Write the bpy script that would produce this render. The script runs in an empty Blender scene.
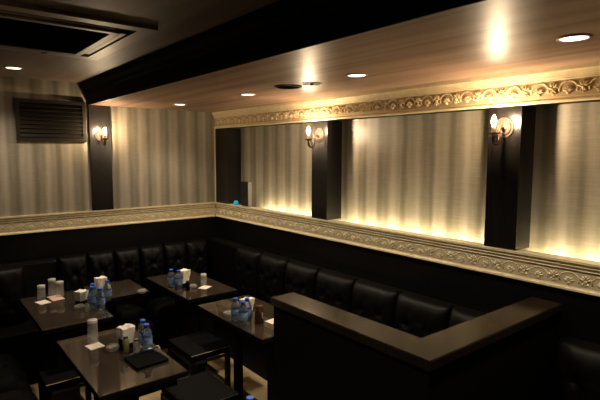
import bpy, bmesh, math, random
from mathutils import Vector, Matrix
S = bpy.context.scene
COL = S.collection
random.seed(7)
PI = math.pi

# ---------------------------------------------------------------- camera
cd = bpy.data.cameras.new('camera'); cam = bpy.data.objects.new('camera', cd); COL.objects.link(cam)
cd.sensor_width = 36; cd.lens = 483.61 * 36 / 600; cd.clip_start = .02
yaw, pitch, roll = 0.67688, 0.09696, 0.002126
F = Vector((math.sin(yaw)*math.cos(pitch), math.cos(yaw)*math.cos(pitch), -math.sin(pitch)))
R = F.cross(Vector((0, 0, 1))).normalized(); U = R.cross(F)
R2 = R*math.cos(roll) + U*math.sin(roll); U2 = -R*math.sin(roll) + U*math.cos(roll)
M = Matrix((R2, U2, -F)).transposed().to_4x4(); M.translation = Vector((-2.51246, -4.54735, 1.8))
cam.matrix_world = M
S.camera = cam

# ---------------------------------------------------------------- world, exposure, light levels
w = bpy.data.worlds.new('world'); S.world = w; w.use_nodes = True
w.node_tree.nodes['Background'].inputs[0].default_value = (.35, .5, .6, 1)
w.node_tree.nodes['Background'].inputs[1].default_value = .002
S.view_settings.view_transform = 'Standard'; S.view_settings.look = 'None'
S.view_settings.exposure = 0.9; S.view_settings.gamma = 1; S.view_settings.use_curve_mapping = False
BULB_E, LED_E, SPOT_W = 740, 31, 22.0
BULB_C, LED_C, SPOT_C = (1, .74, .46), (1, .88, .61), (1, .84, .66)

# ---------------------------------------------------------------- materials
def mat(name, color, rough=.5, metal=0, spec=.5, noise=None, bump=None, coat=0, trans=0, emit=None, estr=0, ior=1.45, alpha=1):
    m = bpy.data.materials.new(name); m.use_nodes = True
    nt = m.node_tree; b = nt.nodes['Principled BSDF']
    b.inputs['Base Color'].default_value = (*color, 1); b.inputs['Roughness'].default_value = rough
    b.inputs['Metallic'].default_value = metal; b.inputs['Specular IOR Level'].default_value = spec
    b.inputs['Coat Weight'].default_value = coat; b.inputs['Coat Roughness'].default_value = .40; b.inputs['Transmission Weight'].default_value = trans
    b.inputs['IOR'].default_value = ior; b.inputs['Alpha'].default_value = alpha
    if emit: b.inputs['Emission Color'].default_value = (*emit, 1); b.inputs['Emission Strength'].default_value = estr
    tc = nt.nodes.new('ShaderNodeTexCoord')
    if noise:   # (second colour, scale xyz, detail)
        c2, sc, det = noise
        mp = nt.nodes.new('ShaderNodeMapping'); mp.inputs['Scale'].default_value = sc
        n = nt.nodes.new('ShaderNodeTexNoise'); n.inputs['Scale'].default_value = 1; n.inputs['Detail'].default_value = det
        r = nt.nodes.new('ShaderNodeValToRGB'); r.color_ramp.elements[0].position = .32; r.color_ramp.elements[1].position = .68
        r.color_ramp.elements[0].color = (*color, 1); r.color_ramp.elements[1].color = (*c2, 1)
        nt.links.new(tc.outputs['Object'], mp.inputs[0]); nt.links.new(mp.outputs[0], n.inputs['Vector'])
        nt.links.new(n.outputs['Fac'], r.inputs[0]); nt.links.new(r.outputs[0], b.inputs['Base Color'])
    if bump:    # (scale xyz, strength, distance)
        sc, st, ds = bump
        mp = nt.nodes.new('ShaderNodeMapping'); mp.inputs['Scale'].default_value = sc
        n = nt.nodes.new('ShaderNodeTexNoise'); n.inputs['Scale'].default_value = 1; n.inputs['Detail'].default_value = 3
        bp = nt.nodes.new('ShaderNodeBump'); bp.inputs['Strength'].default_value = st; bp.inputs['Distance'].default_value = ds
        nt.links.new(tc.outputs['Object'], mp.inputs[0]); nt.links.new(mp.outputs[0], n.inputs['Vector'])
        nt.links.new(n.outputs['Fac'], bp.inputs['Height']); nt.links.new(bp.outputs[0], b.inputs['Normal'])
    return m

def wallpaper(name, axis, period, phase, wobble):
    """shimmering vertical stripes woven over a fine horizontal slub; axis is the horizontal axis of the wall"""
    m = bpy.data.materials.new(name); m.use_nodes = True
    nt = m.node_tree; N = nt.nodes; L = nt.links; b = N['Principled BSDF']
    b.inputs['Roughness'].default_value = .42; b.inputs['Specular IOR Level'].default_value = .45
    tc = N.new('ShaderNodeTexCoord'); sp = N.new('ShaderNodeSeparateXYZ'); L.new(tc.outputs['Object'], sp.inputs[0])
    def math_(op, a, b_=None, c=None):
        n = N.new('ShaderNodeMath'); n.operation = op
        for i, v in enumerate((a, b_, c)):
            if v is None: continue
            if isinstance(v, (int, float)): n.inputs[i].default_value = v
            else: L.new(v, n.inputs[i])
        return n.outputs[0]
    def noise(sc, det=3, rough=.5):
        mp = N.new('ShaderNodeMapping'); mp.inputs['Scale'].default_value = sc
        n = N.new('ShaderNodeTexNoise'); n.inputs['Scale'].default_value = 1; n.inputs['Detail'].default_value = det
        n.inputs['Roughness'].default_value = rough
        L.new(tc.outputs['Object'], mp.inputs[0]); L.new(mp.outputs[0], n.inputs['Vector']); return n.outputs['Fac']
    h = sp.outputs[axis]
    hs = (4, 4, .35)
    wob = noise(hs, 2)
    x = math_('ADD', math_('MULTIPLY', h, 2*PI/period), phase)
    x = math_('ADD', x, math_('MULTIPLY', math_('SUBTRACT', wob, .5), wobble))
    s = math_('SINE', x)
    s2 = math_('SINE', math_('MULTIPLY', x, 2.63))
    v = math_('ADD', math_('MULTIPLY', s, .34), math_('MULTIPLY', s2, .14))
    v = math_('ADD', v, .5)
    fine = noise((9, 9, 260), 2); fine2 = noise((30, 30, 5), 4)
    v = math_('ADD', v, math_('MULTIPLY', math_('SUBTRACT', fine, .5), .55))
    v = math_('ADD', v, math_('MULTIPLY', math_('SUBTRACT', fine2, .5), .6))
    r = N.new('ShaderNodeValToRGB')
    r.color_ramp.elements[0].position = .1; r.color_ramp.elements[0].color = (.155, .135, .092, 1)
    r.color_ramp.elements[1].position = .95; r.color_ramp.elements[1].color = (.33, .292, .225, 1)
    L.new(v, r.inputs[0]); L.new(r.outputs[0], b.inputs['Base Color'])
    bp = N.new('ShaderNodeBump'); bp.inputs['Strength'].default_value = .35; bp.inputs['Distance'].default_value = .002
    L.new(fine, bp.inputs['Height']); L.new(bp.outputs[0], b.inputs['Normal'])
    return m

paper_b = wallpaper('wallpaper_back', 0, .162, .9, 1.8)
paper_r = wallpaper('wallpaper_right', 1, .19, 2.0, 4.5)
black_panel = mat('black_panel', (.003, .0028, .0025), .34, spec=.3, noise=((.005, .0045, .004), (3, 3, 40), 3), bump=((2, 2, 90), .12, .001))
black_wood = mat('black_wood', (.005, .0045, .004), .22, noise=((.010, .008, .007), (70, 70, 5), 4), bump=((160, 160, 12), .22, .001))
black_dull = mat('black_dull', (.003, .003, .003), .7, spec=.15)
black_matt = mat('black_matt', (.004, .004, .004), .6, spec=.12)
black_gloss = mat('black_gloss', (.006, .006, .006), .16)
leather = mat('black_leather', (.0022, .0018, .0015), .5, spec=.18, bump=((120, 120, 120), .35, .002))
leather_g = mat('grey_black_leather', (.0012, .0011, .001), .7, spec=.10, bump=((120, 120, 120), .35, .002))
soffit_m = mat('brown_laminate', (.185, .11, .072), .17, spec=0, coat=.5, noise=((.36, .235, .165), (11, .5, 11), 5))
ceil_m = mat('shaded_laminate', (.075, .055, .038), .55, spec=.2, noise=((.16, .12, .08), (7, .9, 7), 5), bump=((14, 3, 14), .12, .003))  # soffit laminate again, its colour darkened for the dimmer light on the main ceiling
cream = mat('cream_gilt', (.70, .58, .36), .5, spec=.25, noise=((.60, .49, .30), (20, 20, 20), 4))
band_m = mat('shaded_band', (.40, .30, .165), .5, spec=.3)  # shade in the cornice hollows, painted as a darker ground
band_d = mat('dull_shaded_band', (.52, .44, .27), .5, spec=.3)  # rail ground, darkened a little to imitate shade behind the relief
gilt = mat('dull_gilt', (.70, .61, .38), .45, spec=.3, noise=((.54, .46, .28), (25, 25, 25), 4))
table_m = mat('brown_gloss_laminate', (.030, .022, .015), .055, spec=1.0, noise=((.046, .033, .023), (16, 2.5, 16), 5), bump=((60, 8, 60), .03, .001))
cap_m = mat('counter_brown', (.014, .0095, .005), .24, spec=.4, noise=((.024, .016, .008), (5, 5, 5), 4))
floor_m = mat('floor_wood', (.44, .33, .17), .3, noise=((.58, .45, .25), (2.5, 14, 2), 5))
chrome = mat('chrome', (.7, .7, .68), .15, metal=1)
dark_metal = mat('dark_metal', (.04, .038, .035), .3, metal=.8)
bronze = mat('aged_bronze', (.045, .026, .016), .4, metal=.25, spec=.3)
brass = mat('pale_brass', (.045, .03, .02), .55, metal=.2, spec=.25)
ivory = mat('ivory_sleeve', (.75, .62, .42), .5)
bulb_m = mat('bulb_glow', (1, .8, .5), .3, emit=BULB_C, estr=BULB_E)
led_m = mat('led_strip_glow', (1, .9, .6), .4, emit=LED_C, estr=LED_E)
diff_m = mat('downlight_glow', (1, .95, .85), .4, emit=(1, .86, .70), estr=3.2)
white_ring = mat('pale_ring', (.42, .33, .26), .4)
ac_m = mat('ac_panel', (.13, .10, .075), .5, spec=.4)
ac_dark = mat('ac_dark', (.004, .004, .0035), .8, spec=0)
vent_m = mat('vent_wood', (.009, .0075, .0055), .4, spec=.3, noise=((.016, .013, .009), (6, 40, 40), 3))
glass = mat('clear_glass', (.62, .60, .52), .08, spec=.8, alpha=.20)
amber = mat('amber_glass', (.10, .055, .03), .08, spec=.8, alpha=.75)
foot_m = mat('thick_glass_foot', (.74, .72, .62), .15, spec=.8, alpha=.72)
ashglass = mat('heavy_glass', (.75, .73, .66), .03, trans=.75, ior=1.5)
pet = mat('bottle_plastic', (.66, .78, .90), .06, trans=.94, ior=1.33)
blue_lab = mat('blue_label', (.05, .13, .36), .35, noise=((.32, .42, .56), (40, 40, 26), 2))
blue_cap = mat('blue_cap', (.03, .12, .60), .3)
paper = mat('paper', (.86, .78, .66), .7)
pink_paper = mat('pink_paper', (.72, .50, .42), .7)
tissue = mat('white_tissue', (.86, .80, .68), .8, bump=((80, 80, 80), .3, .003))
menu_m = mat('menu_cover', (.002, .002, .002), .9, spec=.1, bump=((200, 200, 200), .2, .001))
green_glass = mat('olive_jar', (.34, .33, .12), .1, trans=.4)
grey_plastic = mat('grey_plastic', (.30, .29, .27), .35)
cyan_led = mat('cyan_led', (.02, .25, .45), .3, emit=(.03, .30, .50), estr=.28)

# ---------------------------------------------------------------- mesh helpers
def V(*a): return Vector(a)
def box(bm, a, b, bev=0):
    x0, y0, z0 = a; x1, y1, z1 = b
    vs = [bm.verts.new(p) for p in ((x0,y0,z0),(x1,y0,z0),(x1,y1,z0),(x0,y1,z0),(x0,y0,z1),(x1,y0,z1),(x1,y1,z1),(x0,y1,z1))]
    fs = [bm.faces.new([vs[i] for i in f]) for f in ((0,3,2,1),(4,5,6,7),(0,1,5,4),(1,2,6,5),(2,3,7,6),(3,0,4,7))]
    if bev:
        es = list({e for f in fs for e in f.edges})
        bmesh.ops.bevel(bm, geom=es, offset=bev, segments=2, affect='EDGES', profile=.6)
def lathe(bm, prof, seg=20, o=(0,0,0), axis='z', smooth=True, cap=True):
    rings = []
    for r, h in prof:
        ring = []
        for i in range(seg):
            a = 2*PI*i/seg; c, s = r*math.cos(a), r*math.sin(a)
            p = {'z': (c, s, h), 'x': (h, c, s), 'y': (c, h, s)}[axis]
            ring.append(bm.verts.new((o[0]+p[0], o[1]+p[1], o[2]+p[2])))
        rings.append(ring)
    for A, B in zip(rings, rings[1:]):
        for i in range(seg):
            f = bm.faces.new((A[i], A[(i+1) % seg], B[(i+1) % seg], B[i])); f.smooth = smooth
    if cap:
        for ring in (rings[0], rings[-1]):
            try: bm.faces.new(ring)
            except Exception: pass
def tube(bm, pts, r, seg=8, r1=None):
    pts = [Vector(p) for p in pts]; rings = []; n = len(pts)
    ref = V(0, 1, 0)
    for i, p in enumerate(pts):
        d = (pts[min(i+1, n-1)] - pts[max(i-1, 0)]).normalized()
        u = d.cross(ref)
        if u.length < .05: u = d.cross(V(1, 0, 0))
        u.normalize(); v = d.cross(u)
        rr = r if r1 is None else r + (r1-r)*i/(n-1)
        rings.append([bm.verts.new(p + rr*(u*math.cos(2*PI*k/seg) + v*math.sin(2*PI*k/seg))) for k in range(seg)])
    for A, B in zip(rings, rings[1:]):
        for k in range(seg):
            f = bm.faces.new((A[k], A[(k+1) % seg], B[(k+1) % seg], B[k])); f.smooth = True
    bm.faces.new(rings[0]); bm.faces.new(rings[-1])
def extrude_profile(bm, prof, s0, s1, mp):
    """prof: closed list of (n, z); mp(s, n, z) -> world"""
    A = [bm.verts.new(mp(s0, n, z)) for n, z in prof]; B = [bm.verts.new(mp(s1, n, z)) for n, z in prof]
    k = len(prof)
    for i in range(k): bm.faces.new((A[i], A[(i+1) % k], B[(i+1) % k], B[i]))
    bm.faces.new(A); bm.faces.new(B[::-1])
def obj(name, bm, m, parent=None, smooth=None):
    bmesh.ops.recalc_face_normals(bm, faces=bm.faces)
    me = bpy.data.meshes.new(name); bm.to_mesh(me); bm.free()
    if smooth is not None:
        for p in me.polygons: p.use_smooth = smooth
    me.materials.append(m)
    o = bpy.data.objects.new(name, me); COL.objects.link(o)
    if parent: o.parent = parent
    return o
def nb(): return bmesh.new()
def bobj(name, a, b, m, parent=None, bev=0):
    bm = nb(); box(bm, a, b, bev); return obj(name, bm, m, parent)
def struct(o, label=None):
    if o.parent is None: o['kind'] = 'structure'
    if label: o['label'] = label
    return o
def thing(name, label, cat, loc=(0,0,0), rz=0, group=None):
    o = bpy.data.objects.new(name, None); COL.objects.link(o); o.empty_display_size = .05
    o.location = loc; o.rotation_euler = (0, 0, rz); o['label'] = label; o['category'] = cat
    if group: o['group'] = group
    return o
def tag(o, label, cat, group=None):
    o['label'] = label; o['category'] = cat
    if group: o['group'] = group
    return o
def dup(root, loc, rz=0, label=None, group=None):
    r = root.copy(); COL.objects.link(r); r.location = loc; r.rotation_euler = (0, 0, rz)
    if label: r['label'] = label
    if group: r['group'] = group
    for ch in list(root.children):
        c = ch.copy(); COL.objects.link(c); c.parent = r
        for g in list(ch.children):
            d = g.copy(); COL.objects.link(d); d.parent = c
    return r

# ---------------------------------------------------------------- room shell
SZ, CZ = 2.218, 2.402          # dropped soffit, main ceiling
XL, YF, RX = -2.95, -6.0, .148 # left wall, front wall (behind the camera), back of the right recess
XB = -1.262                    # edge of the soffit
struct(bobj('floor', (XL, YF, -.1), (RX, 0, 0), floor_m))
struct(bobj('wall_back', (XL, 0, 0), (RX+.1, .1, CZ+.1), paper_b))
struct(bobj('wall_right', (RX, YF, 0), (RX+.1, 0, CZ+.1), paper_r))
struct(bobj('wall_left', (XL-.1, YF, 0), (XL, .1, CZ+.1), black_matt))
struct(bobj('wall_front', (XL-.1, YF-.1, 0), (RX+.1, YF, CZ+.1), black_matt))
bm = nb(); box(bm, (XL, YF, CZ), (RX, 0, CZ+.1)); struct(obj('ceiling', bm, ceil_m))
struct(bobj('ceiling_soffit', (XB+.004, YF, SZ), (RX, 0, CZ), soffit_m))
# stepped black fascia along the edge of the soffit
bm = nb()
extrude_profile(bm, [(XB+.004, SZ-.002), (XB-.004, SZ-.002), (XB-.012, SZ+.02), (XB-.012, SZ+.095), (XB-.026, SZ+.105), (XB-.032, SZ+.125),
                     (XB-.055, SZ+.145), (XB-.064, SZ+.165), (XB-.072, CZ), (XB+.004, CZ)], 0, -YF, lambda s, n, z: (n, -s, z))
struct(obj('trim_1', bm, black_dull), 'black stepped fascia along the edge of the dropped ceiling')
# black lower walls
struct(bobj('trim_2', (XL, -.006, 0), (0, 0, 1.13), black_panel), 'black panelling under the gilt rail of the back wall')
bm = nb(); box(bm, (0, YF, 0), (.06, -.006, 1.2)); box(bm, (.06, YF, 0), (RX, -.006, 1.195))
struct(obj('trim_3', bm, black_panel), 'black panelling under the gilt rail of the right wall')
# header over the recess
struct(bobj('trim_4', (0.001, YF, 2.055), (RX, 0, SZ), black_matt), 'dark header closing the recess behind the cornice')

# ornament
def petal(bm, mp, s, t, n, ang, ln, wd, ht):
    """a raised leaf: half ellipsoid on the band"""
    ca, sa = math.cos(ang), math.sin(ang); rings = []
    for j in range(3):
        ph = PI/2 * j/2.6
        ring = []
        for i in range(8):
            a = 2*PI*i/8; x = math.cos(a)*math.cos(ph)*ln; y = math.sin(a)*math.cos(ph)*wd*(1+.35*math.cos(a))
            ring.append(bm.verts.new(mp(s + x*ca - y*sa, n + math.sin(ph)*ht, t + x*sa + y*ca)))
        rings.append(ring)
    for A, B in zip(rings, rings[1:]):
        for i in range(8):
            f = bm.faces.new((A[i], A[(i+1) % 8], B[(i+1) % 8], B[i])); f.smooth = True
    bm.faces.new(rings[-1])
def arch(bm, mp, s, t, n, rx, rz, r):
    k = 11; P_ = []
    for i in range(k):
        a = -.35 + (PI+.7)*i/(k-1)
        P_.append(Vector(mp(s + rx*math.cos(a), n, t + rz*math.sin(a))))
    tube(bm, P_, r, 6)
def frieze(bm, mp, s0, s1, z0, z1, n, pitch, amp=1):
    h = z1 - z0; cnt = int((s1-s0)/pitch)
    for i in range(cnt):
        s = s0 + pitch*(i+.5)
        arch(bm, mp, s, z0 + h*.42, n, pitch*.31, h*.52, .0048*amp)
        for a in (-1.05, -.52, 0, .52, 1.05):
            petal(bm, mp, s + math.sin(a)*h*.20, z0 + h*.20 + math.cos(a)*h*.26, n, PI/2 - a, h*.20, .0052, .009*amp)
        petal(bm, mp, s, z0+h*.17, n, 0, .009, .007, .010*amp)
        q = s + pitch*.5
        for a in (-1.2, -.6, 0, .6, 1.2):
            petal(bm, mp, q + math.sin(a)*h*.24, z0 + h*.46 + math.cos(a)*h*.27, n, PI/2 - a, h*.19, .0050, .009*amp)
        for a in (-.9, 0, .9):
            petal(bm, mp, q + math.sin(a)*h*.18, z0 + h*.32 - math.cos(a)*h*.12, n, -PI/2 + a, h*.13, .0050, .008*amp)
        petal(bm, mp, q, z0+h*.42, n, 0, .009, .009, .012*amp)
mpR = lambda s, n, z: (-n, -s, z)
mpB = lambda s, n, z: (-s, -n, z)
# cornice under the soffit, right wall
bm = nb()
extrude_profile(bm, [(0, 2.050), (.014, 2.050), (.018, 2.055), (.018, 2.063), (.011, 2.068), (.007, 2.076), (.007, 2.157), (.012, 2.163), (.012, 2.168),
                     (.016, 2.172), (.020, 2.182), (.028, 2.194), (.036, 2.200), (.038, SZ), (0, SZ)], 0, -YF, mpR)
c_ = struct(obj('trim_5', bm, cream), 'cream and gilt cornice with palmettes along the right wall')
bm = nb(); frieze(bm, mpR, .01, -YF, 2.080, 2.155, .008, .137, 1.15); obj('palmette_frieze', bm, cream, c_)
bm = nb(); box(bm, (-.0085, YF, 2.077), (-.006, 0, 2.1565)); obj('band_ground', bm, band_m, c_)
# rails
railp = [(0, 1.126), (.016, 1.126), (.020, 1.130), (.019, 1.138), (.009, 1.143), (.005, 1.150), (.005, 1.222), (.010, 1.228), (.014, 1.233), (.010, 1.238),
         (.016, 1.244), (.020, 1.251), (.015, 1.256), (.022, 1.262), (.026, 1.268), (.026, 1.279)]
bm = nb()
extrude_profile(bm, railp + [(-.058, 1.279), (-.058, 1.20), (0, 1.20)], 0, -YF, mpR)
c_ = struct(obj('trim_6', bm, gilt), 'gilt rail with palmettes under the lit recess of the right wall')
bm = nb(); frieze(bm, mpR, .03, -YF, 1.152, 1.221, .006, .150, .8); obj('palmette_frieze', bm, gilt, c_)
bm = nb(); box(bm, (-.0065, YF, 1.151), (-.004, 0, 1.222)); obj('band_ground', bm, band_d, c_)
bm = nb()
extrude_profile(bm, railp + [(0, 1.279)], .027, -XL, mpB)
c_ = struct(obj('trim_7', bm, gilt), 'gilt rail with palmettes along the back wall')
bm = nb(); frieze(bm, mpB, .03, -XL, 1.152, 1.221, .006, .150, .6); obj('palmette_frieze', bm, gilt, c_)
bm = nb(); box(bm, (XL, -.0065, 1.151), (0, -.004, 1.222)); obj('band_ground', bm, band_d, c_)
# pale corner bead
struct(bobj('trim_8', (-.012, -.012, 1.279), (0, 0, SZ-.17), cream), 'thin pale bead in the corner of the room')
# pillars of the right wall
PIL = [(-.262, 0), (-1.762, -1.581), (-3.277, -3.095), (-4.79, -4.61)]
for k, (y0, y1) in enumerate(PIL):
    o = struct(bobj('trim_%d' % (9+k), (0, y0, 1.279), (RX, y1, 2.051), black_wood), 'pillar between the lit wallpaper panels')
    b = bobj('front_panel', (-.008, y0-.001, 1.279), (0, y1+(0 if k == 0 else .001), 2.051), black_wood, o); b['label'] = 'black wooden face of the pillar'
# pillar of the back wall
struct(bobj('trim_13', (-1.262, -.022, 1.279), (-1.078, 0, SZ), black_wood), 'black flat pillar on the back wall carrying a sconce')

# LED strips lying in the trough behind the rail
ys = [-.262, -1.581, -1.762, -3.095, -3.277, -4.61]
labs = ['warm light strip in the recess between corner and middle pillar', 'warm light strip in the recess between the two sconce pillars',
        'warm light strip in the recess right of the nearest sconce pillar']
for k in range(3):
    a, b = ys[2*k]-.02, ys[2*k+1]+.02
    if k == 0: a = -.66
    t = thing('light_strip', labs[k], 'light', (.085, a, 1.195))
    bobj('channel', (-.014, b-a, 0), (.014, 0, .008), grey_plastic, t)
    bobj('led_tape', (-.009, b-a+.005, .008), (.009, -.005, .022), led_m, t)

# ---------------------------------------------------------------- partition (L shaped)
t = thing('low_partition', 'black L-shaped low partition with a brown glossy top board in front', 'partition', (-1.09, -3.53, 0))
bm = nb(); box(bm, (.015, .015, 0), (.145, .99, 1.012)); box(bm, (.145, .015, 0), (1.088, .140, 1.012)); obj('panel', bm, black_matt, t)
bm = nb()
P0 = [(0, 0), (0, 1.0), (.155, 1.0), (.155, .155), (1.088, .155), (1.088, 0)]
lo = [bm.verts.new((x, y, 1.012)) for x, y in P0]; hi = [bm.verts.new((x, y, 1.05)) for x, y in P0]
for i in range(6): bm.faces.new((lo[i], lo[(i+1) % 6], hi[(i+1) % 6], hi[i]))
bm.faces.new(hi); bm.faces.new(lo[::-1])
bmesh.ops.bevel(bm, geom=[e for e in bm.edges if all(v.co.z > 1.04 for v in e.verts)], offset=.004, segments=2, affect='EDGES')
obj('top_board', bm, cap_m, t)

# ---------------------------------------------------------------- sofas
def cushion_bm(w, h, d, nx, nz, buttons, seed, wr=.010):
    """tufted pad: width along x, height z, bulging to -y; back plane y=0; origin low left"""
    rnd = random.Random(seed); bm = nb(); g = []
    ph = [rnd.uniform(0, 6.28) for _ in buttons]
    for j in range(nz+1):
        row = []
        for i in range(nx+1):
            u = -1+2*i/nx; v = -1+2*j/nz
            e = max(0, (1-abs(u)**7))**.5 * max(0, (1-abs(v)**5))**.5
            y = d*e
            for k, (bu, bv) in enumerate(buttons):
                du, dv = (u-bu)*w/2, (v-bv)*h/2; r = math.hypot(du, dv)
                y -= e*d*.42*math.exp(-(r/.022)**2)
                y += e*wr*math.sin(7*math.atan2(dv, du)+ph[k])*math.exp(-r/.07)*min(1, r/.02)
            y += e*.003*math.sin(9*u+5*v+seed)
            row.append(bm.verts.new((w*i/nx, -y, h*j/nz)))
        g.append(row)
    for j in range(nz):
        for i in range(nx):
            f = bm.faces.new((g[j][i], g[j][i+1], g[j+1][i+1], g[j+1][i])); f.smooth = True
    rim = [g[0][i] for i in range(nx+1)] + [g[j][nx] for j in range(1, nz+1)] + [g[nz][i] for i in range(nx-1, -1, -1)] + [g[j][0] for j in range(nz-1, 0, -1)]
    bm.faces.new(rim)
    return bm
def sofa(name, label, x0, x1, wall, axis, pitch, seed, top=.92, dep=.41):
    """straight banquette; x0..x1 runs along the wall, local +y points to the wall"""
    ln = x1-x0
    t = thing(name, label, 'sofa')
    if axis == 'back': t.location = (x0, wall, 0)
    elif axis == 'right': t.location = (wall, x1, 0); t.rotation_euler.z = -PI/2
    else: t.location = (wall, x0, 0); t.rotation_euler.z = PI/2
    bobj('base', (0, -dep+.01, .0), (ln, 0, .26), black_matt, t)
    bobj('back_board', (0, -.10, .26), (ln, 0, top-.02), leather, t, .012)
    n = max(1, round(ln/pitch)); p = ln/n
    btn = [(0, .35), (0, -.35)] if pitch < .3 else [(-.45, .3), (.45, .3), (0, -.35)]
    for i in range(n):
        o = obj('back_cushion', cushion_bm(p-.004, top-.44, .085, 22, 26, btn, seed+i), leather, t); o.location = (i*p+.002, -.100, .44)
    m_ = max(1, round(ln/.6)); q = ln/m_
    for i in range(m_):
        bm = cushion_bm(q-.006, dep-.10, .16, 26, 22, [(-.5, .1), (.5, .1), (0, -.4)], seed+50+i, .008)
        bmesh.ops.rotate(bm, verts=bm.verts, cent=(0, 0, 0), matrix=Matrix.Rotation(-PI/2, 3, 'X'))
        # now bulges to +z, runs to +y
        o = obj('seat_cushion', bm, leather_g, t); o.location = (i*q+.003, -dep, .262)
    return t
sofa('banquette_sofa', 'black tufted leather banquette along the back wall under the gilt rail', -1.588, -.19, -.01, 'back', .226, 3)
sofa('banquette_sofa', 'long black tufted leather banquette along the right wall, behind the low partition', -3.36, -.64, -.01, 'right', .40, 20)
sofa('banquette_sofa', 'black leather banquette along the right wall, nearer than the low partition', -5.2, -3.56, -.01, 'right', .40, 45)
sofa('banquette_sofa', 'crumpled black leather banquette at the left edge, left of the two left-hand tables', -3.2, -.66, -2.55, 'left', .42, 70, .86, .56)
# corner pieces
t = thing('corner_sofa', 'black leather corner seat joining back and right banquettes', 'sofa', (-.19, -.64, 0))
bobj('base', (.002, .212, 0), (.18, .63, .42), leather_g, t, .01)
bobj('backrest', (.06, .002, .42), (.18, .63, .915), leather, t, .03)
t = thing('corner_bench', 'flat black upholstered corner unit at the far left of the back wall', 'sofa', (-2.60, -.62, 0))
bobj('base', (0, .19, 0), (1.008, .60, .42), leather_g, t, .015)
bm = nb(); box(bm, (.0, .50, .42), (1.008, .60, .90), .02); obj('backrest', bm, black_panel, t)
o = obj('cushion', cushion_bm(.40, .46, .09, 22, 22, [(0, .1), (.5, -.4)], 91), leather, t); o.location = (.36, .498, .43)

# ---------------------------------------------------------------- tables
def make_table(w, d):
    t = thing('lounge_table', '', 'table')
    bobj('tabletop', (0, 0, .672), (w, d, .70), table_m, t, .003)
    bm = nb(); box(bm, (-.002, -.002, .671), (w+.002, 0, .697)); box(bm, (-.002, d, .671), (w+.002, d+.002, .697)); box(bm, (-.002, 0, .671), (0, d, .697)); box(bm, (w, 0, .671), (w+.002, d, .697))
    obj('edge_band', bm, black_matt, t)['label'] = 'black edge strip'
    bobj('apron', (.04, .04, .62), (w-.04, d-.04, .672), black_matt, t)
    for y in ((.2, d-.2) if d > .6 else (d-.12,)):
        bobj('post', (w/2-.025, y-.025, .012), (w/2+.025, y+.025, .622), black_matt, t)
    bobj('base_plate', (w/2-.09, .10 if d > .6 else .2, 0), (w/2+.09, d-.10 if d > .6 else d-.02, .012), dark_metal, t)
    return t
T4 = make_table(.430, .83); T4.location = (-1.907, -2.352, 0); T4['label'] = 'nearest brown glossy table, with a black menu lying on it'
T4['group'] = 'tables of the lounge'
def tb(x, y, l): return dup(T4, (x, y, 0), 0, l, 'tables of the lounge')
T1 = tb(-1.932, -1.283, 'far left brown glossy table with three upturned glasses and notes')
T2 = tb(-.945, -1.255, 'farthest brown glossy table, nearest the corner of the room')
T3 = tb(-.950, -2.250, 'brown glossy table partly hidden by the end of the low partition')
T5 = tb(-1.92, -3.81, 'table below the picture edge carrying the single blue-capped bottle')
T1b = make_table(.38, .46); T1b.location = (-1.462, -.85, 0); T1b['label'] = 'short brown table joined to the right of the far left table'

# ---------------------------------------------------------------- stools
def make_stool(w, d, h=.45):
    t = thing('stool', '', 'stool', group='black stools between the tables')
    bobj('seat', (0, 0, h-.05), (w, d, h), leather_g, t, .014)
    bm = nb()
    for a, b in (((0, 0), (w, .008)), ((0, d-.008), (w, d)), ((0, 0), (.008, d)), ((w-.008, 0), (w, d))):
        box(bm, (a[0], a[1], h-.072), (b[0], b[1], h-.052))
    obj('seat_frame', bm, dark_metal, t)
    bm = nb(); box(bm, (0, -.002, h-.007), (w, .003, h-.001)); box(bm, (w-.003, .003, h-.007), (w+.002, d, h-.001)); obj('edge_glint', bm, chrome, t)['label'] = 'thin chrome strip imitating the highlight on the seat edge'  # chrome strips stand in for the highlight along two seat edges
    for x in (.0, w-.03):
        for y in (.0, d-.03):
            bobj('leg', (x, y, 0), (x+.03, y+.03, h-.052), black_matt, t)
    bobj('footrest', (.03, .006, .16), (w-.03, .022, .178), dark_metal, t)
    bobj('footrest', (w-.022, .03, .16), (w-.006, d-.03, .178), dark_metal, t)
    return t
st = make_stool(.30, .38); st.location = (-1.130, -1.672, 0); st['label'] = 'black stool with glinting edges left of the table half hidden by the partition'
dup(st, (-1.448, -2.30, 0), 0, 'black stool standing right beside the nearest table')
st2 = make_stool(.30, .225); st2.location = (-1.975, -1.516, 0); st2['label'] = 'small black stool wedged between the two left-hand tables'
t = thing('round_stool', 'round black padded stool right of the far left table', 'stool', (-1.25, -.84, 0))
bm = nb(); lathe(bm, [(.0, .39), (.17, .39), (.185, .405), (.188, .43), (.17, .452), (.12, .462), (0, .465)], 32); obj('seat', bm, leather_g, t)
bm = nb(); lathe(bm, [(.022, .02), (.022, .39)], 16); obj('pole', bm, dark_metal, t)
bm = nb(); lathe(bm, [(.15, 0), (.15, .012), (.03, .025), (.022, .03)], 28); obj('base_plate', bm, dark_metal, t)

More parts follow.
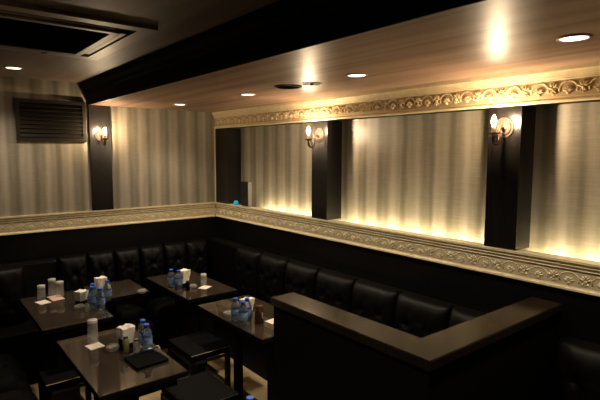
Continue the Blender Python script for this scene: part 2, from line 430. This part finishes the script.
# ---------------------------------------------------------------- table-top things
ZT = .7
def make_bottle():
    t = thing('water_bottle', '', 'bottle')
    t.scale = (1, 1, .75)
    bm = nb()
    lathe(bm, [(.020, 0), (.029, .006), (.030, .02), (.0285, .035), (.030, .05), (.030, .115), (.0285, .13), (.029, .14), (.022, .165), (.013, .180), (.012, .188)], 20)
    obj('body', bm, pet, t)
    bm = nb(); lathe(bm, [(.0306, .052), (.0309, .054), (.0309, .110), (.0306, .112)], 20, cap=False); obj('label_band', bm, blue_lab, t)
    bm = nb(); lathe(bm, [(.0155, .184), (.0155, .202), (.014, .206)], 16); obj('cap', bm, blue_cap, t)
    return t
bottle = make_bottle()
bpos = [
 ((-1.560, -1.010), 'blue-capped water bottle on the far left table, leftmost of its cluster', 'water bottles on the far left table'),
 ((-1.535, -.930), 'blue-capped water bottle on the far left table, rear one of its cluster', 'water bottles on the far left table'),
 ((-1.528, -1.085), 'blue-capped water bottle on the far left table, front one of its cluster', 'water bottles on the far left table'),
 ((-1.425, -.905), 'blue-capped water bottle, rightmost of the cluster around the far left tables', 'water bottles on the far left table'),
 ((-.905, -.870), 'left of the two blue-capped bottles on the farthest table', 'water bottles on the farthest table'),
 ((-.872, -.940), 'right of the two blue-capped bottles on the farthest table', 'water bottles on the farthest table'),
 ((-.905, -1.875), 'blue-capped bottle on the table by the partition, leftmost of three', 'water bottles on the table by the partition'),
 ((-.905, -1.965), 'blue-capped bottle on the table by the partition, front one of three', 'water bottles on the table by the partition'),
 ((-.845, -1.920), 'blue-capped bottle on the table by the partition, rear right of three', 'water bottles on the table by the partition'),
 ((-1.535, -1.905), 'rear blue-capped bottle on the nearest table behind the menu', 'water bottles on the nearest table'),
 ((-1.545, -1.985), 'front blue-capped bottle on the nearest table beside the menu', 'water bottles on the nearest table'),
 ((-1.537, -3.026), 'lone blue-capped bottle whose cap shows at the bottom edge', None),
]
for i, ((x, y), l, g) in enumerate(bpos):
    if i == 0: o = bottle; o.location = (x, y, ZT); o['label'] = l
    else: o = dup(bottle, (x, y, ZT), i*.7, l)
    if g: o['group'] = g
    elif 'group' in o: del o['group']

def make_glass(t, r=.030, h=.135, gm=None, fm=None):
    """tumbler standing upside down, its thick foot on top"""
    bm = nb()
    lathe(bm, [(r*.93-.0015, h-.016), (r-.0015, 0), (r, 0), (r*.93, h-.016)], 24, cap=False); obj('wall', bm, gm or glass, t)
    bm = nb()
    lathe(bm, [(.0004, h-.018), (r*.90, h-.018), (r*.935, h-.014), (r*.93, h-.003), (r*.88, h), (.0004, h)], 24, cap=False); obj('foot', bm, fm or foot_m, t)['label'] = 'thick frosted-looking foot of the tumbler'
gl = [((-1.745, -1.672), .136, 'upturned tumbler on the nearest table, behind the white note', None),
      ((-1.800, -.548), .105, 'upturned tumbler on the far left table, leftmost of three', 'upturned tumblers on the far left table'),
      ((-1.715, -.470+-.03), .130, 'upturned tumbler on the far left table, rear one of three', 'upturned tumblers on the far left table'),
      ((-1.678, -.575), .120, 'upturned tumbler on the far left table, rightmost of three', 'upturned tumblers on the far left table'),
      ((-.660, -.960), .095, 'upturned tumbler on the farthest table behind the note', None),
      ((-.800, -1.995), .115, 'dark amber tumbler beside the bottles on the partition table', None)]
for (x, y), h, l, g in gl:
    o = thing('upturned_tumbler', l, 'glass', (x, y, ZT), 0, g); make_glass(o, .030 if h > .1 else .027, h, *((amber, amber) if 'amber' in l else ()))

def note(x, y, w, d, rz, l, m=paper, g=None, z=ZT, name='paper_note'):
    bm = nb(); box(bm, (-w/2, -d/2, 0), (w/2, d/2, .0022)); o = obj(name, bm, m); o.location = (x, y, z); o.rotation_euler.z = rz; return tag(o, l, 'note', g)
note(-1.754, -1.738, .082, .085, .15, 'white square note in front of the tumbler on the nearest table')
note(-1.812, -.655, .075, .10, .25, 'cream square note on the far left table, leftmost of three', g='notes on the far left table')
note(-1.712, -.555, .09, .075, .35, 'pale pink note on the far left table, lying under the front pink note', pink_paper, 'notes on the far left table')
note(-1.712, -.635, .085, .09, .1, 'pink square note on the far left table, on top of another', pink_paper, 'notes on the far left table', ZT+.0024)
note(-.690, -1.035, .095, .075, .5, 'cream note in front of the tumbler on the farthest table')
note(-.715, -2.035, .09, .075, .1, 'white note at the partition end of the half hidden table')

def napkin(x, y, rz, l, h=.13, low=.075):
    t = thing('napkin_holder', l, 'napkin holder', (x, y, ZT), rz)
    bm = nb(); box(bm, (-.030, -.022, 0), (.030, .022, .006)); box(bm, (-.030, -.022, .006), (.030, -.019, low)); box(bm, (-.030, .019, .006), (.030, .022, low)); box(bm, (-.032, -.022, 0), (-.0295, .022, low)); box(bm, (.0295, -.022, 0), (.032, .022, low))
    obj('holder', bm, menu_m, t)
    bm = nb(); box(bm, (-.029, -.0185, .006), (.029, .0185, h)); 
    for v in bm.verts:
        if v.co.z > .05: v.co.x *= 1.35; v.co.y *= 1.9; v.co.x += .004
    bmesh.ops.subdivide_edges(bm, edges=bm.edges, cuts=3, use_grid_fill=True)
    rnd = random.Random(int(abs(x*1000)))
    for v in bm.verts:
        if v.co.z > .08: v.co += Vector((rnd.uniform(-.003, .003), rnd.uniform(-.003, .003), rnd.uniform(-.004, .004)))
    obj('napkins', bm, tissue, t); return t
napkin(-1.625, -1.875, .2, 'napkin holder of white napkins on the nearest table', .125)
napkin(-1.600, -.860, .5, 'napkin holder on the far left table, left of the bottles', .095, .03)
napkin(-1.440, -.790, .1, 'napkin holder behind the bottles of the far left tables', .155)
napkin(-.812, -.905, .3, 'napkin holder on the farthest table beside the two bottles', .140)
napkin(-.79, -1.83, .3, 'napkin holder behind the three bottles on the partition table', .115)

def ashtray_bm(r=.036, h=.026):
    bm = nb()
    lathe(bm, [(0.001, 0), (r*.8, 0), (r, h*.4), (r, h), (r*.82, h), (r*.68, h*.35), (.001, h*.3)], 18, cap=False)
    for v in bm.verts:
        a = math.atan2(v.co.y, v.co.x)
        if v.co.z > h*.9: v.co.z -= .006*max(0, math.cos(3*a))**4
    return bm
for x, y, l, m in ((-1.690, -1.855, 'glass ashtray left of the napkin holder on the nearest table', ashglass),
                (-1.640, -.975, 'glass ashtray left of the bottles on the far left table', ashglass),
                (-1.150, -.868, 'small glass ashtray on the short joined table', ashglass),
                (-.775, -.985, 'dark glass ashtray on the farthest table by the napkins', ashglass),
                (-.890, -1.755, 'glass ashtray behind the bottles on the partition table', ashglass)):
    o = obj('ashtray', ashtray_bm(), m); o.location = (x, y, ZT); tag(o, l, 'ashtray')
def jar(x, y, l, m, r=.02, h=.07, name='glass_jar'):
    t = thing(name, l, 'jar', (x, y, ZT))
    bm = nb(); lathe(bm, [(r*.9, 0), (r, .004), (r, h*.8), (r*.7, h*.92)], 16); obj('body', bm, m, t)
    bm = nb(); lathe(bm, [(r*.75, h*.92), (r*.75, h), (r*.6, h+.004)], 16); obj('lid', bm, chrome, t)
jar(-1.640, -1.925, 'olive glass jar in front of the napkin holder on the nearest table', green_glass, .017, .085)
jar(-1.595, -1.965, 'clear glass jar between the olive jar and bottles on the nearest table', ashglass, .017, .07)
jar(-1.515, -2.055, 'clear glass jar at the right of the bottles on the nearest table', ashglass, .018, .04)
jar(-1.610, -1.055, 'clear glass jar in front of the bottles on the far left table', ashglass, .017, .05)
jar(-.835, -1.02, 'dark jar in front of the napkins on the farthest table', menu_m, .016, .075)
jar(-.760, -1.935, 'clear glass jar right of the three bottles on the partition table', ashglass, .016, .075)
t = thing('menu_book', 'black menu book lying on the nearest table beside the bottles', 'menu', (-1.600, -2.110, ZT), .05)
bm = nb(); box(bm, (-.080, -.085, 0), (.090, .09, .003)); box(bm, (-.080, -.085, .011), (.090, .09, .014)); box(bm, (-.083, -.085, 0), (-.080, .09, .014)); obj('cover', bm, menu_m, t)
bobj('pages', (-.079, -.081, .0032), (.086, .086, .0108), black_matt, t)

# ---------------------------------------------------------------- speaker and lamp on the ledge
t = thing('small_speaker', 'small black upright box with grey side on the ledge in the corner', 'speaker', (.0, -.600, 1.279), 0)
bobj('cabinet', (-.022, -.055, .012), (.018, .075, .245), black_gloss, t, .003)
bobj('side_panel', (-.020, -.058, .014), (.016, -.055, .243), grey_plastic, t)['label'] = 'light grey side panel'
bobj('stand', (-.020, -.050, 0), (.016, .060, .012), grey_plastic, t)
t = thing('blue_lantern', 'little blue glowing lantern beside the small speaker on the ledge', 'lamp', (.0, -.40, 1.279))
bm = nb(); lathe(bm, [(.016, 0), (.024, .010), (.025, .030), (.016, .044), (.0, .047)], 16); obj('shade', bm, cyan_led, t)
bm = nb(); lathe(bm, [(.020, 0), (.020, .003)], 16); obj('base', bm, grey_plastic, t)
note(.0, -.70, .035, .05, .3, 'small white card lying on the ledge by the speaker', paper, None, 1.279, 'paper_card')

# ---------------------------------------------------------------- sconces (local x points away from the wall)
def make_sconce():
    t = thing('wall_sconce', '', 'wall lamp', group='candle sconces on the black pillars')
    bm = nb(); lathe(bm, [(.056, 0), (.056, .003), (.052, .007), (.046, .005), (.042, .005), (.040, .009), (.030, .010), (.027, .007), (.018, .008), (.012, .014), (.0, .015)], 32, axis='x'); obj('backplate', bm, brass, t)
    bm = nb()
    pts = [(.020, 0, 0), (.040, 0, -.004), (.052, 0, -.022), (.050, 0, -.05), (.056, 0, -.078), (.078, 0, -.094), (.104, 0, -.088), (.116, 0, -.066), (.112, 0, -.044)]
    q = []
    for i in range(len(pts)-1):   # Catmull-Rom
        p0, p1, p2, p3 = [Vector(pts[max(0, min(len(pts)-1, i+k))]) for k in (-1, 0, 1, 2)]
        for s in range(5):
            u = s/5; q.append(.5*((2*p1)+(-p0+p2)*u+(2*p0-5*p1+4*p2-p3)*u*u+(-p0+3*p1-3*p2+p3)*u**3))
    q.append(Vector(pts[-1])); tube(bm, q, .006); obj('arm', bm, bronze, t)
    bm = nb(); q = []
    for i in range(26):
        a = i/25*PI*2.6; r = .029*(1-i/32)
        q.append((.083+r*math.cos(a+PI*.9), 0, -.066+r*math.sin(a+PI*.9)))
    tube(bm, q, .004); obj('scroll', bm, bronze, t)
    bm = nb(); lathe(bm, [(.004, -.048), (.014, -.044), (.030, -.034), (.032, -.030), (.028, -.031), (.010, -.036), (0, -.036)], 24, o=(.112, 0, 0)); obj('drip_pan', bm, bronze, t)
    bm = nb(); lathe(bm, [(.010, -.037), (.010, .008), (.006, .010)], 16, o=(.112, 0, 0)); obj('candle_sleeve', bm, ivory, t)
    bm = nb(); lathe(bm, [(.005, .010), (.010, .017), (.0125, .027), (.0115, .038), (.007, .050), (.0025, .060), (.0, .063)], 18, o=(.112, 0, 0)); obj('bulb', bm, bulb_m, t)
    return t
sc = make_sconce(); sc.location = (-.008, -3.188, 1.938); sc.rotation_euler.z = PI; sc['label'] = 'candle sconce on the right wall pillar nearest the camera'
dup(sc, (-.008, -1.672, 1.938), PI, 'candle sconce on the middle pillar of the right wall')
dup(sc, (-1.165, -.022, 1.955), -PI/2, 'candle sconce on the black pillar of the back wall')

# ---------------------------------------------------------------- downlights
def make_down():
    t = thing('downlight', '', 'ceiling light', group='round recessed downlights')
    bm = nb(); lathe(bm, [(.058, 0), (.058, -.004), (.050, -.006), (.046, -.003), (.046, 0)], 28, cap=False); obj('ring', bm, white_ring, t)
    bm = nb(); lathe(bm, [(.001, -.001), (.046, -.001), (.046, -.0025), (.001, -.0025)], 28, cap=False); obj('diffuser', bm, diff_m, t)
    ld = bpy.data.lights.new('downlight_beam', 'SPOT'); ld.energy = SPOT_W; ld.color = SPOT_C; ld.spot_size = 2.3; ld.spot_blend = .8; ld.shadow_soft_size = .04
    l = bpy.data.objects.new('downlight_beam', ld); COL.objects.link(l); l.parent = t; l.location = (0, 0, -.012)
    return t
dl = make_down(); dl.location = (-.662, -.582, SZ); dl['label'] = 'round downlight of the brown dropped ceiling, farthest from the camera'
dup(dl, (-.60, -1.570, SZ), 0, 'round downlight of the brown dropped ceiling, left of the black ceiling speaker')
dup(dl, (-.615, -2.672, SZ), 0, 'round downlight of the brown dropped ceiling, between the two sconce reflections')
dup(dl, (-.612, -3.765, SZ), 0, 'round downlight of the brown dropped ceiling, nearest the camera at the right')
dup(dl, (-1.900, -.515, CZ), 0, 'round downlight in the dark main ceiling at the far left')
dup(dl, (-1.900, -3.05, CZ), 0, 'added unseen downlight on the camera side of the air conditioner, to light the nearest table')  # extra lamp out of view, added to brighten the nearest table
t = thing('ceiling_speaker', 'round black ceiling speaker in the brown dropped ceiling', 'speaker', (-.628, -2.08, SZ))
bm = nb(); lathe(bm, [(.088, 0), (.088, -.005), (.078, -.008), (.076, -.004)], 32, cap=False); obj('ring', bm, black_matt, t)
bm = nb(); lathe(bm, [(.001, -.001), (.077, -.001), (.077, -.005), (.04, -.006), (.001, -.006)], 32, cap=False); obj('grille', bm, ac_dark, t)

t = thing('ceiling_ring', 'thin dark ring fitting in the dropped ceiling right of the black ceiling speaker', 'ceiling fitting', (-.597, -2.276, SZ))
bm = nb(); lathe(bm, [(.062, 0), (.062, -.004), (.055, -.005), (.054, 0)], 32, cap=False); obj('ring', bm, dark_metal, t)
bm = nb(); lathe(bm, [(.001, -.0005), (.054, -.0005), (.054, -.0015), (.001, -.0015)], 32, cap=False); obj('cover', bm, soffit_m, t)
bm = nb(); lathe(bm, [(.012, -.0015), (.010, -.010), (.004, -.014), (.001, -.014)], 16, cap=False); obj('knob', bm, dark_metal, t)

# ---------------------------------------------------------------- ventilation grille on the back wall
t = thing('vent_grille', 'dark wooden louvred vent grille high on the back wall', 'vent', (-1.828, 0, 1.893))
W, H = .54, .345
bm = nb()
for a, b in (((0, 0), (W, .028)), ((0, H-.028), (W, H)), ((0, .028), (.028, H-.028)), ((W-.028, .028), (W, H-.028))):
    box(bm, (a[0], -.022, a[1]), (b[0], 0, b[1]))
obj('frame', bm, vent_m, t)
bobj('backing', (.028, -.003, .028), (W-.028, 0, H-.028), ac_dark, t)
for i in range(8):
    bm = nb(); z = .034+i*.0355
    vs = [bm.verts.new(p) for p in ((.028, -.020, z), (W-.028, -.020, z), (W-.028, -.005, z+.026), (.028, -.005, z+.026),
                                    (.028, -.020, z+.005), (W-.028, -.020, z+.005), (W-.028, -.005, z+.031), (.028, -.005, z+.031))]
    for f in ((0,3,2,1),(4,5,6,7),(0,1,5,4),(1,2,6,5),(2,3,7,6),(3,0,4,7)): bm.faces.new([vs[k] for k in f])
    obj('louvre', bm, vent_m, t)

# ---------------------------------------------------------------- ceiling air conditioner
t = thing('ceiling_air_conditioner', 'square four-way cassette air conditioner in the main ceiling', 'air conditioner', (-2.035, -1.775, CZ))
h = .485; i0 = .315
bm = nb()
def ringbox(a, b, z0, z1):
    box(bm, (-b, -b, z0), (b, -a, z1)); box(bm, (-b, a, z0), (b, b, z1)); box(bm, (-b, -a, z0), (-a, a, z1)); box(bm, (a, -a, z0), (b, a, z1))
ringbox(h-.075, h, -.020, 0); ringbox(i0, i0+.035, -.030, 0)
obj('panel_frame', bm, ac_m, t)
bm = nb(); ringbox(i0+.035, h-.075, -.006, 0); obj('air_slot', bm, ac_dark, t)
for k in range(4):
    bm = nb(); r_ = Matrix.Rotation(k*PI/2, 3, 'Z')
    box(bm, (i0+.052, -i0, -.020), (i0+.078, i0, -.014))
    bmesh.ops.rotate(bm, verts=bm.verts, cent=(0, 0, 0), matrix=r_); obj('flap', bm, ac_m, t)
bobj('intake_backing', (-i0, -i0, -.012), (i0, i0, 0), ac_dark, t)
bm = nb()
for k in range(56):
    y = -i0+.01+k*(2*i0-.02)/55; box(bm, (-i0, y-.0025, -.026), (i0, y+.0025, -.014))
obj('intake_grille', bm, ac_dark, t)
bobj('latch', (.165, h-.050, -.026), (.185, h-.020, -.020), cream, t)
